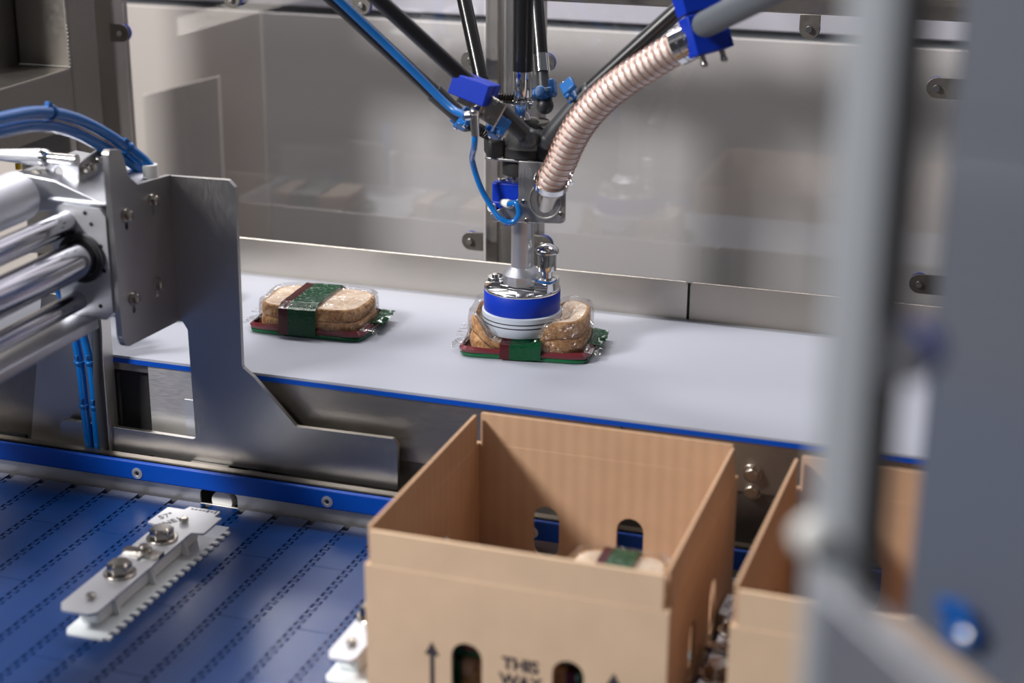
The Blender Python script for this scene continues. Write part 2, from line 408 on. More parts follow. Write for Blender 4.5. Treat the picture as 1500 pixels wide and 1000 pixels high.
for x0, x1, lab in [(-.664, -.1335, 'wide clear polycarbonate screen left of the twin uprights'), (-.1085, 1.05, 'wide clear polycarbonate screen right of the twin uprights')]:
    bm = new(); box(bm, x0, x1, .245, .249, -.03, .40)
    tag(obj('guard_screen', bm, M_['pane'], bevel=0), lab, 'screen')

# ================================================================== left machine frame
mf = thing('machine_frame', 'dark brushed steel post and crossbeam of the machine at upper left', 'frame', (-.70, .14, -.9))
bx('post', (-.742, -.66, .103, .172, -.9, .75), M_['steel_dull'], mf, bevel=.005, seg=3)
bx('crossbeam', (-.76, -.6602, -.75, .1035, .197, .278), M_['steel_dull'], mf, bevel=.003, seg=3)
bx('rear_box', (-.92, -.742, -.02, .172, .24, .75), M_['steel_dull'], mf, bevel=.003)
bx('gusset_plate', (-.742, -.661, .088, .1025, .02, .1965), M_['steel_v'], mf, bevel=.002)
bm = new()
for k in range(24):
    ball(bm, (-.738+.075*k/23, .1015, .279), .0017, 8)
    if k < 12: ball(bm, (-.6615, .1015+.0008*math.sin(k), .279+.06*k/12), .0012, 8)
obj('weld_bead', bm, M_['steel_v'], mf)

# ================================================================== upper conveyor (pale belt)
uc = thing('flat_belt_conveyor', 'upper conveyor with wide pale grey flat belt and steel sides', 'conveyor', (0, 0, -.9))
bm = new()
pr = rounded([(-.1915, -.003), (-.1915, 0), (.163, 0), (.163, -.003)], 0)
box(bm, -.65, .80, -.1915, .163, -.003, 0); obj('belt', bm, M_['beltgrey'], uc)
bx('belt_edge', (-.65, .80, -.1925, -.186, -.0085, -.0032), M_['railblue'], uc)
bx('slide_bed', (-.65, .80, -.186, .160, -.02, -.0085), M_['steel_h'], uc)
def hplate(name, x0, x1, y, z0, z1, r, th, mat, par=uc, holes=()):
    bm = new(); plate(bm, rounded([(x0, z0), (x1, z0), (x1, z1), (x0, z1)], [0, 0, r, r]), holes, (0, y, 0), (1, 0, 0), (0, 0, 1), -th)
    return obj(name, bm, mat, par, bevel=.0006)
bs1 = hplate('backsplash_rail', -.65, .1685, .160, -.03, .050, .006, .003, M_['steel_half_lit'])
bs2 = hplate('backsplash_rail', .1715, .80, .160, -.03, .050, .006, .003, M_['steel_h'])
bx('backsplash_joint_backing', (.150, .190, .1632, .167, -.03, .047), M_['dark'], uc)
# front side plates
hplate('side_plate', -.335, .1765, -.1905, -.085, -.0085, .004, .003, M_['steel_h'])
hplate('side_plate', .1815, .80, -.1905, -.066, -.0085, .004, .003, M_['steel_h'])
hplate('side_plate', -.3985, -.337, -.1905, -.14, -.0085, .001, .003, M_['steel_lit'])
bx('recess_plate', (-.46, .80, -.18, -.175, -.16, -.0095), M_['dark'], uc)  # near-black sheet, paints in the shade of the recess under the belt
bx('lower_beam', (-.40, .80, -.186, -.176, -.17, -.066), M_['steel_dull'], uc)
bx('tape_label', (-.352, -.3375, -.1912, -.1900, -.09, -.045), M_['alu_lt'], uc)
hexbolt(uc, (.3205, -.1905, -.043), (0, -1, 0), .0085, .009); hexbolt(uc, (.3205, -.186, -.0645), (0, -1, 0), .0085, .009)
bx('support_strip', (-.452, -.4425, -.215, -.192, -.16, .055), M_['steel_lit'], uc, bevel=.001)
bx('left_plate', (-.75, -.53, -.195, -.19, -.17, .0), M_['steel_dull'], uc, bevel=.001)
bm = new(); plate(bm, [(-.567, -.14), (-.46, -.14), (-.46, .07), (-.53, .07)], [], (0, -.198, 0), (1, 0, 0), (0, 0, 1), -.004)
obj('left_bracket_plate', bm, M_['steel_v'], uc, bevel=.0008)
bm = new(); plate(bm, rounded([(-.66, -.127), (-.570, -.127), (-.570, -.117), (-.66, -.117)], .004), [], (0, -.1955, 0), (1, 0, 0), (0, 0, 1), .004)
obj('dark_slot', bm, M_['hole'], uc)

# ================================================================== lower conveyor (blue modular belt)
BZ = -.152
lc = thing('modular_belt_conveyor', 'lower conveyor with blue hinged modular belt and blue guide strip', 'conveyor', (0, -.5, -.9))
PX, TP, TA, GX, GY = .044, .013, .0085, .0022, .0012
Y0, Y1 = -.90, -.238
NT = int((Y1-Y0)/TP)
def module_mesh(name, brk):
    bm = new(); z0, z1 = -.009, 0
    xa, xb = TA/2, PX-TA/2
    cuts = [Y0]+brk+[Y1]
    for a, b in zip(cuts, cuts[1:]): box(bm, xa, xb, a+.0004, b-.0004, z0, z1)
    for k in range(NT):
        y = Y0+k*TP
        box(bm, xb-.0005, PX+TA/2-GX, y+GY/2, y+TP/2-GY/2, z0, z1-.0003)
        box(bm, -TA/2+GX, xa+.0005, y+TP/2+GY/2, y+TP-GY/2, z0, z1-.0003)
    me = bpy.data.meshes.new(name); bm.to_mesh(me); bm.free(); me.materials.append(M_['beltblue'])
    return me
ma = module_mesh('belt_module', [Y0+TP*13, Y0+TP*33]); mb = module_mesh('belt_module_offset', [Y0+TP*23, Y0+TP*43])
for k in range(36):
    o = bpy.data.objects.new('belt_module', ma if k % 2 else mb); COL.objects.link(o); o.parent = lc
    o.location = Vector((-.2575+PX*(k-13), 0, BZ))-lc.location
bx('belt_bed', (-.95, .80, Y0, Y1+.004, BZ-.03, BZ-.0105), M_['hole'], lc)
# rail: steel side with slotted openings, blue strip on top
bm = new()
sl = [rounded([(x-.024, -.1535), (x+.024, -.1535), (x+.024, -.1345), (x-.024, -.1345)], [.0, .0, .012, .012], 6) for x in (-.29, .33, -.91)]
plate(bm, [(-1.0, -.19), (.85, -.19), (.85, -.1095), (-1.0, -.1095)], sl, (0, -.2345, 0), (1, 0, 0), (0, 0, 1), -.003)
obj('side_rail', bm, M_['steel_lit'], lc, bevel=.0005)
bx('rail_ledge', (-1.0, .85, -.2345, -.222, -.1125, -.1095), M_['steel_h'], lc)
bm = new(); box(bm, -1.0, .85, -.2435, -.2377, -.1325, -.1092); gs = obj('guide_strip', bm, M_['railblue'], lc, bevel=.002, seg=3)
for x in (-.390, -.148, .094, .336):
    s = new(); lathe(s, [(.0, .0), (.0068, 0), (.0068, .0008), (.0036, .0013), (.0030, .0004), (.0, .0004)], (x, -.2434, -.1232), (0, -1, 0), 24, False)
    so = obj('screw', s, M_['alu_lt'], lc)
    h = new(); cyl(h, (x, -.2436, -.1232), (x, -.24415, -.1232), .0026, seg=6); obj('hex_socket', h, M_['hole'], so)
for x in (-.288,):
    bm = new(); cyl(bm, (x, -.231, -.150), (x, -.20, -.150), .0135, seg=28); obj('roller', bm, M_['white'], lc, bevel=.001)
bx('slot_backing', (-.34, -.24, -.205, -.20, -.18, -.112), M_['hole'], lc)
bx('near_rail', (-1.0, .85, -.912, -.902, -.19, -.12), M_['steel_h'], lc, bevel=.001)
# bits seen in the gap behind the rail
bx('rail_spacer', (-.335, -.285, -.222, -.212, -.14, -.1115), M_['steel_dull'], lc, bevel=.001)
bx('rail_spacer', (-.262, -.245, -.222, -.212, -.14, -.1125), M_['dark'], lc, bevel=.001)

# ================================================================== flights (steel-topped brackets on the belt)
def make_flight(label):
    t = thing('conveyor_flight', label, 'bracket', (-.272, -.44, BZ), 'flights on the blue modular belt')
    zt = -.1245
    pts = [(-.2965, -.548), (-.289, -.5600), (-.2585, -.5600), (-.2525, -.553), (-.2525, -.3665), (-.2385, -.3635), (-.2385, -.3225), (-.2475, -.3225),
           (-.2475, -.308), (-.286, -.3080), (-.288, -.3165), (-.3085, -.3165), (-.3105, -.358), (-.2965, -.361)]
    bm = new(); plate(bm, rounded(pts, [.002, .003, .004, .003]+[.0015]*10, 3), [stadium(-.269, -.43, .012, .03)], (0, 0, zt), (1, 0, 0), (0, 1, 0), .0025)
    tp = obj('top_plate', bm, M_['alu_lt'], t, bevel=.0005)
    z1 = zt+.0026
    bm = new()
    for i, (w, h) in enumerate([(.003, .002), (.003, .002), (.003, .002), (.004, .002), (.003, .005), (.003, .002), (.002, .006)]):
        box(bm, -.2800+.0048*i-w/2, -.2800+.0048*i+w/2, -.3125-h/2, -.3125+h/2, z1-.0001, z1+.0002)
    obj('code_marks', bm, M_['engrave'], tp)
    text('engraved_text', '57°', .013, (-.2985, -.338, z1), (.55, .83, 0), (-.83, .55, 0), M_['engrave'], tp)
    text('engraved_text', 'UNE16', .013, (-.2860, -.349, z1), (.50, .87, 0), (-.87, .50, 0), M_['engrave'], tp)
    hexbolt(t, (-.274, -.4755, z1), (0, 0, 1), .0135, .0130)
    hexbolt(t, (-.274, -.3900, z1), (0, 0, 1), .0135, .0130)
    bm = new(); box(bm, -.2955, -.2515, -.436, -.424, z1, z1+.0052)
    obj('clamp_bar', bm, M_['bolt'], t, bevel=.0006)
    bm = new(); cyl(bm, (-.272, -.43, z1+.005), (-.272, -.43, z1+.012), .0048, seg=20); cyl(bm, (-.272, -.43, z1+.004), (-.272, -.43, z1+.0075), .0085, seg=24)
    obj('cap_screw', bm, M_['bolt'], t, bevel=.0004)
    for x, y in ((-.273, -.5315), (-.272, -.3460)): hexbolt(t, (x, y, z1), (0, 0, 1), .0052, .0055, washer=False)
    # polymer: web and toothed foot
    bm = new(); box(bm, -.287, -.264, -.535, -.33, BZ+.0026, zt); obj('web', bm, M_['polymer'], t, bevel=.003)
    for i in range(3):
        y = -.505+.07*i
        bm = new(); plate(bm, [(-.264, BZ+.0026), (-.256, BZ+.0026), (-.262, zt), (-.264, zt)], [], (0, y, 0), (1, 0, 0), (0, 0, 1), .004); obj('rib', bm, M_['polymer'], t, bevel=.0008)
    pts = [(-.2925, -.548), (-.288, -.556), (-.248, -.556)]
    y = -.553
    while y < -.295:
        pts += [(-.248, y), (-.2415, y), (-.2415, y+.0062), (-.248, y+.0062), (-.248, y+.013)]; y += .013
    pts += [(-.248, -.29), (-.2925, -.29)]
    bm = new(); plate(bm, pts, [], (0, 0, BZ), (1, 0, 0), (0, 1, 0), .0026); obj('toothed_foot', bm, M_['polymer'], t)
    return t
f0 = make_flight('silver topped flight bracket lying open on the blue belt left of the boxes')
d1 = dup(f0, f0.location+Vector((.2800, 0, 0)), 0, 'flight bracket mostly hidden behind the left side of the front cardboard box')
d2 = dup(f0, f0.location+Vector((.6190, 0, 0)), 0, 'flight bracket standing in the narrow gap between the two cardboard boxes')

for d_ in (d1, d2):
    for c_ in d_.children:
        if c_.name.startswith('top_plate'): c_.scale.x = .66

# ================================================================== bread packages
def outline(hx, hy, n=48, p=4.2):
    pts = []
    for k in range(n):
        a = 2*math.pi*k/n; c, s = math.cos(a), math.sin(a)
        r = (abs(c)**p+abs(s)**p)**(-1/p)
        pts.append((hx*r*c*(1+.015*math.sin(3*a+.6)), hy*r*s*(1+.02*math.cos(2*a))))
    return pts
def slab(bm, hx, hy, z0, z1, zf, bulge=.004, rings=7, n=48, mat_side=1, mat_top=0):
    """rounded bread slice; zf(x,y,z) bends the height"""
    O = outline(hx, hy, n)
    def ring(f, z): return [bm.verts.new((x*f, y*f, zf(x*f, y*f, z))) for x, y in O]
    R = []
    for i in range(1, rings): R.append(ring(.93*i/(rings-1), z1))
    h = z1-z0
    for k in range(7):
        a = math.pi/2-math.pi*k/6
        R.append(ring(.96+.04*math.cos(a), (z0+z1)/2+h/2*math.sin(a)))
    ct = bm.verts.new((0, 0, zf(0, 0, z1)))
    for i in range(n):
        f = bm.faces.new((ct, R[0][i], R[0][(i+1) % n])); f.material_index = mat_top
    for j, (a, b) in enumerate(zip(R, R[1:])):
        for i in range(n):
            f = bm.faces.new((a[i], b[i], b[(i+1) % n], a[(i+1) % n])); f.material_index = mat_top if j < rings-2 else mat_side
    f = bm.faces.new(R[-1][::-1]); f.material_index = mat_side
    bmesh.ops.recalc_face_normals(bm, faces=bm.faces[:])
def smooth(a, b, x):
    t = max(0, min(1, (x-a)/(b-a))); return t*t*(3-2*t)
def package(label, loc, rz, hx=.0675, hy=.0465, T=.0365, dent=None, group='bread packages', band=(-.032, -.020, .016), seed=1):
    rnd = random.Random(seed)
    t = thing('bread_package', label, 'bread package', loc, group, rz, local=True)
    def zf(x, y, z, off=0):
        z *= 1+.05*math.sin(40*x+seed)*math.cos(33*y)
        if dent:
            r = math.hypot(x-dent[0], y-dent[1]); ff = .012*max(0, -(y-dent[1])/max(r, 1e-6))**3; k = smooth(dent[2]-.002+ff, dent[2]+.010+ff*1.3, r)
            z = (dent[3]-.0035+off*.3)*min(1, z/T)*(1-k)+z*(1+.22*smooth(dent[2], dent[2]+.02, r))*k
        return z
    for i in range(2):
        bm = new(); z0 = .004+i*(T-.004)/2
        slab(bm, hx*(1-.02*i), hy*(1-.015*i), z0, z0+(T-.004)/2-.0005, zf)
        obj('bread_slice', bm, None, t, mats=[M_['crumb'], M_['crust']], ang=60)
    # clear film skin
    bm = new(); O = outline(hx+.0022, hy+.0026, 64); lv = []
    for f, z in [(1.05, .0015), (1.03, .004), (1.01, .010), (1.0, T*.5), (1.0, T*.85), (.985, T+.0015), (.93, T+.0022), (.7, T+.0024), (.4, T+.0024), (.12, T+.0024)]:
        lv.append([bm.verts.new((x*f*(1+.006*rnd.uniform(-1, 1)), y*f*(1+.006*rnd.uniform(-1, 1)), zf(x*f, y*f, z, .002)+.0007*rnd.uniform(-1, 1)*(z > .003)+(.0012 if z > T*.9 else 0))) for x, y in O])
    for a, b in zip(lv, lv[1:]):
        for i in range(64): bm.faces.new((a[i], a[(i+1) % 64], b[(i+1) % 64], b[i]))
    bm.faces.new(lv[-1])
    obj('clear_film', bm, M_['film'], t, ang=25)
    # printed band: maroon stripe and green label over front, top and back
    def strip(name, x0, x1, mat, lift):
        bm = new(); sec = []
        for i in range(6): sec.append((-hy-.0035-lift-.002*(1-i/5), .003+(T-.004)*i/5, 0))
        for i in range(1, 15): sec.append((-hy+2*hy*i/15, T+.0012+lift, 1))
        for i in range(6): sec.append((hy+.0035+lift, T-.001-(T-.004)*i/5, 0))
        nx = 5; g = []
        for (y, z, top) in sec:
            g.append([bm.verts.new((x0+(x1-x0)*k/nx, y, (min(zf(x0+(x1-x0)*k/nx, y, z, .002), dent[3]+.0015) if dent and y < .02 else zf(x0+(x1-x0)*k/nx, y, z, .002))+(lift if top else 0)+.0004*rnd.uniform(-1, 1))) for k in range(nx+1)])
        for a, b in zip(g, g[1:]):
            for k in range(nx): bm.faces.new((a[k], a[k+1], b[k+1], b[k]))
        r = bmesh.ops.solidify(bm, geom=bm.faces[:], thickness=.0004)
        return obj(name, bm, mat, t, ang=40)
    strip('maroon_stripe', band[0], band[1], M_['maroon'], .0016); strip('green_label', band[1], band[2], M_['band'], .0016)
    # base film: maroon lip above a green lip
    for nm, mt, f, z0, z1, sx in [('green_base_film', 'green', 1.0, .0006, .0062, 1.0), ('maroon_base_film', 'maroon', 1.0, .0055, .0125, 1.012)]:
        bm = new(); O = outline(hx+.006, hy+.003, 64, 9); a = []; b = []; c = []
        for i, (x, y) in enumerate(O):
            w = .0016*rnd.uniform(-1, 1)
            a.append(bm.verts.new((x*sx*(f+.02), y*(f+.03), z0))); b.append(bm.verts.new((x*sx*(f+.03), y*(f+.05), (z0+z1)/2+w*.3))); c.append(bm.verts.new((x*f*.985, y*f*.985, z1+w*.6)))
        for i in range(64):
            j = (i+1) % 64
            bm.faces.new((a[i], a[j], b[j], b[i])); bm.faces.new((b[i], b[j], c[j], c[i]))
        bm.faces.new(a[::-1])
        obj(nm, bm, M_[mt], t, ang=30)
    # crimped end fins
    for s, nm in ((1, 'end_seal'), (-1, 'end_seal')):
        for j, (ya, yb, mt) in enumerate([(-.9, -.2, 'film'), (-.25, 1.0, 'green' if s > 0 else 'film')]):
            bm = new(); n = 14; g = []
            for i in range(n+1):
                y = (ya+(yb-ya)*i/n)*hy; w = .0022*math.sin(i*1.9+seed+j)
                g.append([bm.verts.new((s*(hx+q*.019+.0015*rnd.uniform(-1, 1)*q), y*(1-.1*q)+.001*rnd.uniform(-1, 1)*q, .013-.006*q*(1-.3*j)+w*q+(.004*q if j else 0))) for q in (0, .35, .7, 1.0)])
            for a, b in zip(g, g[1:]):
                for k in range(3): bm.faces.new((a[k], a[k+1], b[k+1], b[k]))
            bmesh.ops.solidify(bm, geom=bm.faces[:], thickness=.0003)
            obj(nm, bm, M_[mt], t, ang=20)
    return t
p1 = package('film wrapped bread package lying alone on the grey belt beside the pusher plate', (-.259, -.012, 0.0002), math.radians(3), seed=1)
p2 = package('film wrapped bread package pressed under the blue suction gripper', (.0135, -.002, 0.0002), math.radians(7.5), hx=.0705, hy=.0485, T=.040, dent=(-.012, .004, .049, .0225), seed=3, band=(-.027, -.0155, .022))

p3 = package('bread package hidden behind the pusher plate, seen only as a reflection in the left screen', (-.49, -.005, 0.0002), math.radians(-2), seed=5)

# ================================================================== suction gripper
GX0 = .002
sg = thing('suction_gripper', 'blue and silver round suction gripper pressing on a bread package', 'gripper', (GX0, 0, .02))
bm = new()
lathe(bm, [(.030, .0245), (.0445, .0225), (.0460, .0250), (.0475, .0320), (.0478, .0345), (.0470, .0350), (.0470, .0358), (.0478, .0363), (.0478, .0395), (.0470, .0400), (.0470, .0408), (.0478, .0412), (.0478, .0468), (.0455, .048), (.030, .048)], (GX0, 0, 0), seg=64)
ring = obj('suction_pad', bm, M_['ring'], sg, ang=50)
for z in (.0354, .0404):
    bm = new(); path = [(GX0+.0472*math.cos(2*math.pi*k/64), .0472*math.sin(2*math.pi*k/64), z) for k in range(65)]
    tube(bm, path, .0009, 6, False); obj('o_ring', bm, M_['dark'], ring)
bm = new(); lathe(bm, [(.0452, .0475), (.0456, .0482), (.0456, .0715), (.0450, .0722)], (GX0, 0, 0), seg=64); obj('blue_collar', bm, M_['blue'], sg, ang=50)
bm = new(); lathe(bm, [(.0450, .0718), (.0454, .0722), (.0454, .0745), (.0446, .0753)], (GX0, 0, 0), seg=64); obj('top_disc', bm, M_['chrome'], sg, ang=50)
# raised bridge with two lugs
def lug(name, a0, a1, xin, z0, z1):
    pts = [(.0440*math.cos(a0+(a1-a0)*k/14), .0440*math.sin(a0+(a1-a0)*k/14)) for k in range(15)]
    pts += [(xin, pts[-1][1]*.75), (xin, pts[0][1]*.75)]
    bm = new(); plate(bm, pts, [], (GX0, 0, z0), (1, 0, 0), (0, 1, 0), z1-z0); obj(name, bm, M_['chrome'], sg, bevel=.0006)
lug('left_lug', math.radians(152), math.radians(208), -.022, .0752, .0815)
lug('right_lug', math.radians(-30), math.radians(30), .0195, .0752, .0862)
bm = new(); box(bm, GX0-.022, GX0+.0195, -.018, .018, .0752, .0788); obj('bridge', bm, M_['chrome'], sg, bevel=.0006)
bm = new(); cyl(bm, (GX0-.0325, -.002, .0812), (GX0-.0325, -.002, .0842), .0105, seg=32); cyl(bm, (GX0-.0325, -.002, .0842), (GX0-.0325, -.002, .0872), .005, seg=6)
obj('lug_nut', bm, M_['chrome'], sg, bevel=.0005)
bm = new(); lathe(bm, [(.0225, .0790), (.0235, .0800), (.0235, .0905), (.0155, .0985), (.0140, .0995)], (GX0, 0, 0), seg=12); obj('hex_collar', bm, M_['alu'], sg, ang=25)
bm = new(); lathe(bm, [(.0136, .098), (.0132, .19), (.0128, .195)], (GX0, 0, 0), seg=48); obj('tube', bm, M_['alu'], sg)
VX = GX0+.0315
bm = new(); lathe(bm, [(.010, .0850), (.0115, .0860), (.0115, .0885), (.0068, .0890), (.0068, .0985), (.0112, .0990), (.0112, .1185), (.0105, .1195), (.0142, .1205), (.0145, .1230), (.0125, .1262), (.007, .1295), (.0025, .1310), (.0001, .1312)], (VX, -.004, 0), seg=40)
rv = obj('relief_valve', bm, M_['chrome'], sg, ang=40)
bm = new(); lathe(bm, [(.0118, .0862), (.0125, .0868), (.0118, .0874)], (VX, -.004, 0), seg=32); obj('seal', bm, M_['clipblue'], rv)

# ================================================================== delta robot
dr = thing('delta_robot', 'delta picking robot with black carbon rods, blue clips and central shaft above the belt', 'robot', (.01, .0, .25))
def ext(a, b, k): a, b = Vector(a), Vector(b); return b+(a-b)*k
E_TOP, E_BOT = (.1752, -.03, .4032), (.0561, -.0338, .2885)
rods = {'A': ((-.1063, .10, .3932), (-.0628, .05, .2895), .0088), 'B': ((-.1204, -.13, .4212), (.0231, -.045, .2641), .0088),
        'C': ((-.1859, -.10, .4143), (-.0636, -.015, .2709), .0088), 'D': ((-.0161, .10, .3975), (.0109, .05, .2943), .0088),
        'E': (E_TOP, E_BOT, .0095), 'F': ((.297, -.20, .4496), (.2350, -.125, .4130), .0135)}
for k, (a, b, r) in rods.items():
    a, b = Vector(a), Vector(b); d = (b-a).normalized(); L = (b-a).length
    top = ext(a, b, 3.2)
    e0 = b-d*(.040 if k not in 'AF' else .02 if k == 'A' else .0)
    rd = cy('rod', top, e0, r, M_['carbon'] if k != 'F' else M_['greytube'], dr, seg=28)
    if k == 'E':
        q0 = b+d*-.045; q1 = Vector((.0425, -.035, .2612)); bm = new(); cyl(bm, q0, q1, r*1.1, r*1.25, 28); ball(bm, q0, r*1.1, 20); ball(bm, q1, r*1.3, 20); obj('rod_end', bm, M_['jointgrey'], dr)
    elif k in 'BC':
        bm = new(); cyl(bm, e0-d*.012, b-d*.004, r*1.22, r*1.05, 28); ball(bm, b, r*1.35, 20); obj('rod_end', bm, M_['jointgrey'], dr)
    elif k == 'D':
        bm = new(); cyl(bm, e0-d*.010, e0+d*.012, r*1.05, r*1.1, 24); obj('rod_ferrule', bm, M_['chrome'], dr)
        bm = new(); cyl(bm, e0+d*.010, b+d*.012, r*.8, r*1.1, 20); ball(bm, b+d*.012, r*1.2); obj('rod_end', bm, M_['jointgrey'], dr)
    elif k == 'F':
        bm = new(); ball(bm, b, r*.995, 24); obj('rod_cap', bm, M_['greytube'], dr)
    else:
        bm = new(); cyl(bm, e0, b, r*.9, r*.7, 20); ball(bm, b, r*1.1); obj('rod_end', bm, M_['jointgrey'], dr)
# blue clips gripping each rod end (ring half plus prong)
def clip(p, d, side, s=1.0):
    p, d, side = Vector(p), Vector(d).normalized(), Vector(side).normalized(); n = d.cross(side).normalized(); side = n.cross(d)
    rt = Matrix((side, n, d)).transposed().to_4x4(); bm = new()
    obox(bm, p, (.030*s, .022*s, .008*s), rt)
    obox(bm, p+side*.014*s-d*.006*s, (.007*s, .016*s, .018*s), rt)
    obox(bm, p-side*.014*s-d*.004*s, (.006*s, .014*s, .012*s), rt)
    cyl(bm, p-n*.0125*s, p+n*.0125*s, .0075*s, seg=20)
    cl = obj('spring_clip', bm, M_['clipblue'], dr, bevel=.0015)
    bm = new(); cyl(bm, p+side*.010*s-n*.014*s, p+side*.010*s+n*.014*s, .0022*s, seg=12); cyl(bm, p-side*.012*s-n*.012*s, p-side*.012*s+n*.012*s, .0018*s, seg=12)
    obj('pin', bm, M_['chrome'], cl)
def rdir(k): return Vector(rods[k][1])-Vector(rods[k][0])
clip(Vector(rods['C'][1])+Vector((.002, -.008, .004)), rdir('C'), (1, 0, -.4), .95)
clip(Vector(rods['B'][1])-rdir('B').normalized()*.036+Vector((-.006, -.006, -.012)), rdir('B'), (1, 0, -.5), .95)
clip(Vector(rods['D'][1])+Vector((.001, -.010, .004)), rdir('D'), (1, 0, .1), .95)
clip(Vector(rods['E'][1])-rdir('E').normalized()*.026+Vector((-.006, .0, .008)), rdir('E'), (.6, 0, .6), .95)
def spring(p0, p1, r, turns, w):
    p0, p1 = Vector(p0), Vector(p1); d = (p1-p0); t, n, b = frames([p0, p1])[0]; bm = new(); N = turns*12
    tube(bm, [p0+d*i/N+(n*math.cos(2*math.pi*i/12)+b*math.sin(2*math.pi*i/12))*r for i in range(N+1)], w, 6)
    tube(bm, [p0-d*.18, p0], w, 6); tube(bm, [p1, p1+d*.18], w, 6)
    obj('spring', bm, M_['darksteel'], dr)
spring((-.0335, -.002, .2985), (-.0085, -.002, .2985), .0052, 8, .0011)
spring((-.054, -.02, .268), (-.030, -.035, .263), .0060, 7, .0012)
# centre shaft and universal joint
bm = new(); cyl(bm, (.0005, 0, .331), (.001, 0, 1.0), .0118, seg=32); obj('centre_shaft', bm, M_['carbon'], dr)
bm = new(); lathe(bm, [(.0108, .302), (.0112, .303), (.0112, .329), (.0106, .333)], (.0005, 0, 0), seg=32); obj('shaft_sleeve', bm, M_['chrome'], dr)
bm = new(); box(bm, -.0075, -.0035, -.006, .006, .286, .304); box(bm, .0045, .0085, -.006, .006, .286, .304)
cyl(bm, (-.013, 0, .2935), (.014, 0, .2935), .0032, seg=16); ball(bm, (.0005, 0, .2935), .0062, 16)
box(bm, -.006, .007, -.0085, -.0055, .279, .297); lathe(bm, [(.010, .272), (.0105, .276), (.0075, .283), (.006, .285)], (.0005, 0, 0), seg=24)
obj('universal_joint', bm, M_['chrome'], dr, bevel=.0006)
# moving platform
bm = new(); lathe(bm, [(.030, .2325), (.034, .236), (.034, .246), (.028, .252), (.022, .262), (.0145, .2665), (.0125, .273), (.009, .276)], (.008, 0, 0), seg=40)
pl = obj('platform', bm, M_['dark'], dr, ang=40)
bm = new(); lathe(bm, [(.0205, .2680), (.0212, .2690), (.0212, .2712), (.0205, .2722)], (.008, .012, 0), seg=36); obj('hub_ring', bm, M_['steel_dull'], pl)
for i in range(3):
    a = math.radians(90+120*i); c = Vector((.008+.040*math.cos(a), .040*math.sin(a), .246))
    bm = new(); obox(bm, c, (.032, .020, .022), Matrix.Rotation(a-math.pi/2, 4, 'Z')); obj('platform_arm', bm, M_['dark'], dr, bevel=.004)
for x, y in ((-.0175, -.026), (.040, -.024), (-.016, .022)):
    cy('spacer_post', (x, y, .2345), (x, y, .258), .0052, M_['chrome'], dr)
# mounting plate: flange and folded front sheet
bm = new(); plate(bm, rounded([(-.037, -.031), (.052, -.031), (.052, .035), (-.037, .035)], .010), [], (0, 0, .2315), (1, 0, 0), (0, 1, 0), .003)
obj('mount_flange', bm, M_['steel_plate'], dr, bevel=.0006)
bm = new(); plate(bm, rounded([(.0075, .2345), (.0640, .2345), (.0640, .1655), (-.0270, .1600), (-.0270, .1690), (.0075, .190)][::-1], [.002, .003, .004, .007, .002, .002]), [], (0, -.0325, 0), (1, 0, 0), (0, 0, 1), .0025)
fs = obj('front_sheet', bm, M_['steel_plate'], dr, bevel=.0006)
for x, z in ((.0145, .187), (.0590, .1765), (.018, .1655)): hexbolt(dr, (x, -.0325, z), (0, -1, 0), .0036, .004)
bm = new(); lathe(bm, [(.0205, .213), (.0205, .2315)], (.0, -.006, 0), seg=36); obj('damper', bm, M_['dark'], dr)
bm = new(); lathe(bm, [(.0155, .196), (.0185, .197), (.0185, .205), (.0165, .2065), (.0165, .2135)], (.0, -.006, 0), seg=36); obj('bearing_cup', bm, M_['chrome'], dr)
# blue sensor block with white push fittings
bm = new(); box(bm, -.0265, .008, -.030, -.008, .182, .206); box(bm, -.0265, .006, -.030, -.010, .170, .184)
sb = obj('sensor_block', bm, M_['blue'], dr, bevel=.0025, seg=3)
bm = new(); lathe(bm, [(.0052, 0), (.0052, .002), (.002, .0022)], (-.0185, -.019, .206), seg=20); obj('port', bm, M_['chrome'], sb)
bm = new(); cyl(bm, (-.012, -.031, .183), (-.002, -.041, .1845), .0045, seg=18); cyl(bm, (-.0055, -.037, .184), (.001, -.0435, .185), .0052, seg=18); obj('push_fitting', bm, M_['white'], sb)
bm = new(); cyl(bm, (-.024, -.030, .177), (-.025, -.038, .1765), .0042, seg=18); obj('push_fitting', bm, M_['white'], sb)
bm = new(); box(bm, -.0245, -.0165, -.034, -.028, .1665, .1725); box(bm, -.008, .001, -.038, -.031, .1575, .1650); obj('fitting_foot', bm, M_['blue'], sb, bevel=.001)
# hose spigot welded to the front sheet
c0 = Vector((.0400, -.0235, .1865)); d = (Vector((.0481, -.037, .2143))-c0).normalized(); c1 = c0+d*.032
bm = new(); cyl(bm, c0-d*.02, c1, .0148, seg=36); spg = obj('hose_spigot', bm, M_['bolt'], dr)
bm = new(); path = [(.0400+.0185*math.cos(2*math.pi*k/40), -.0352, .1905+.0205*math.sin(2*math.pi*k/40)) for k in range(41)]; tube(bm, path, .0012, 8, False)
obj('weld_ring', bm, M_['steel_plate'], spg)
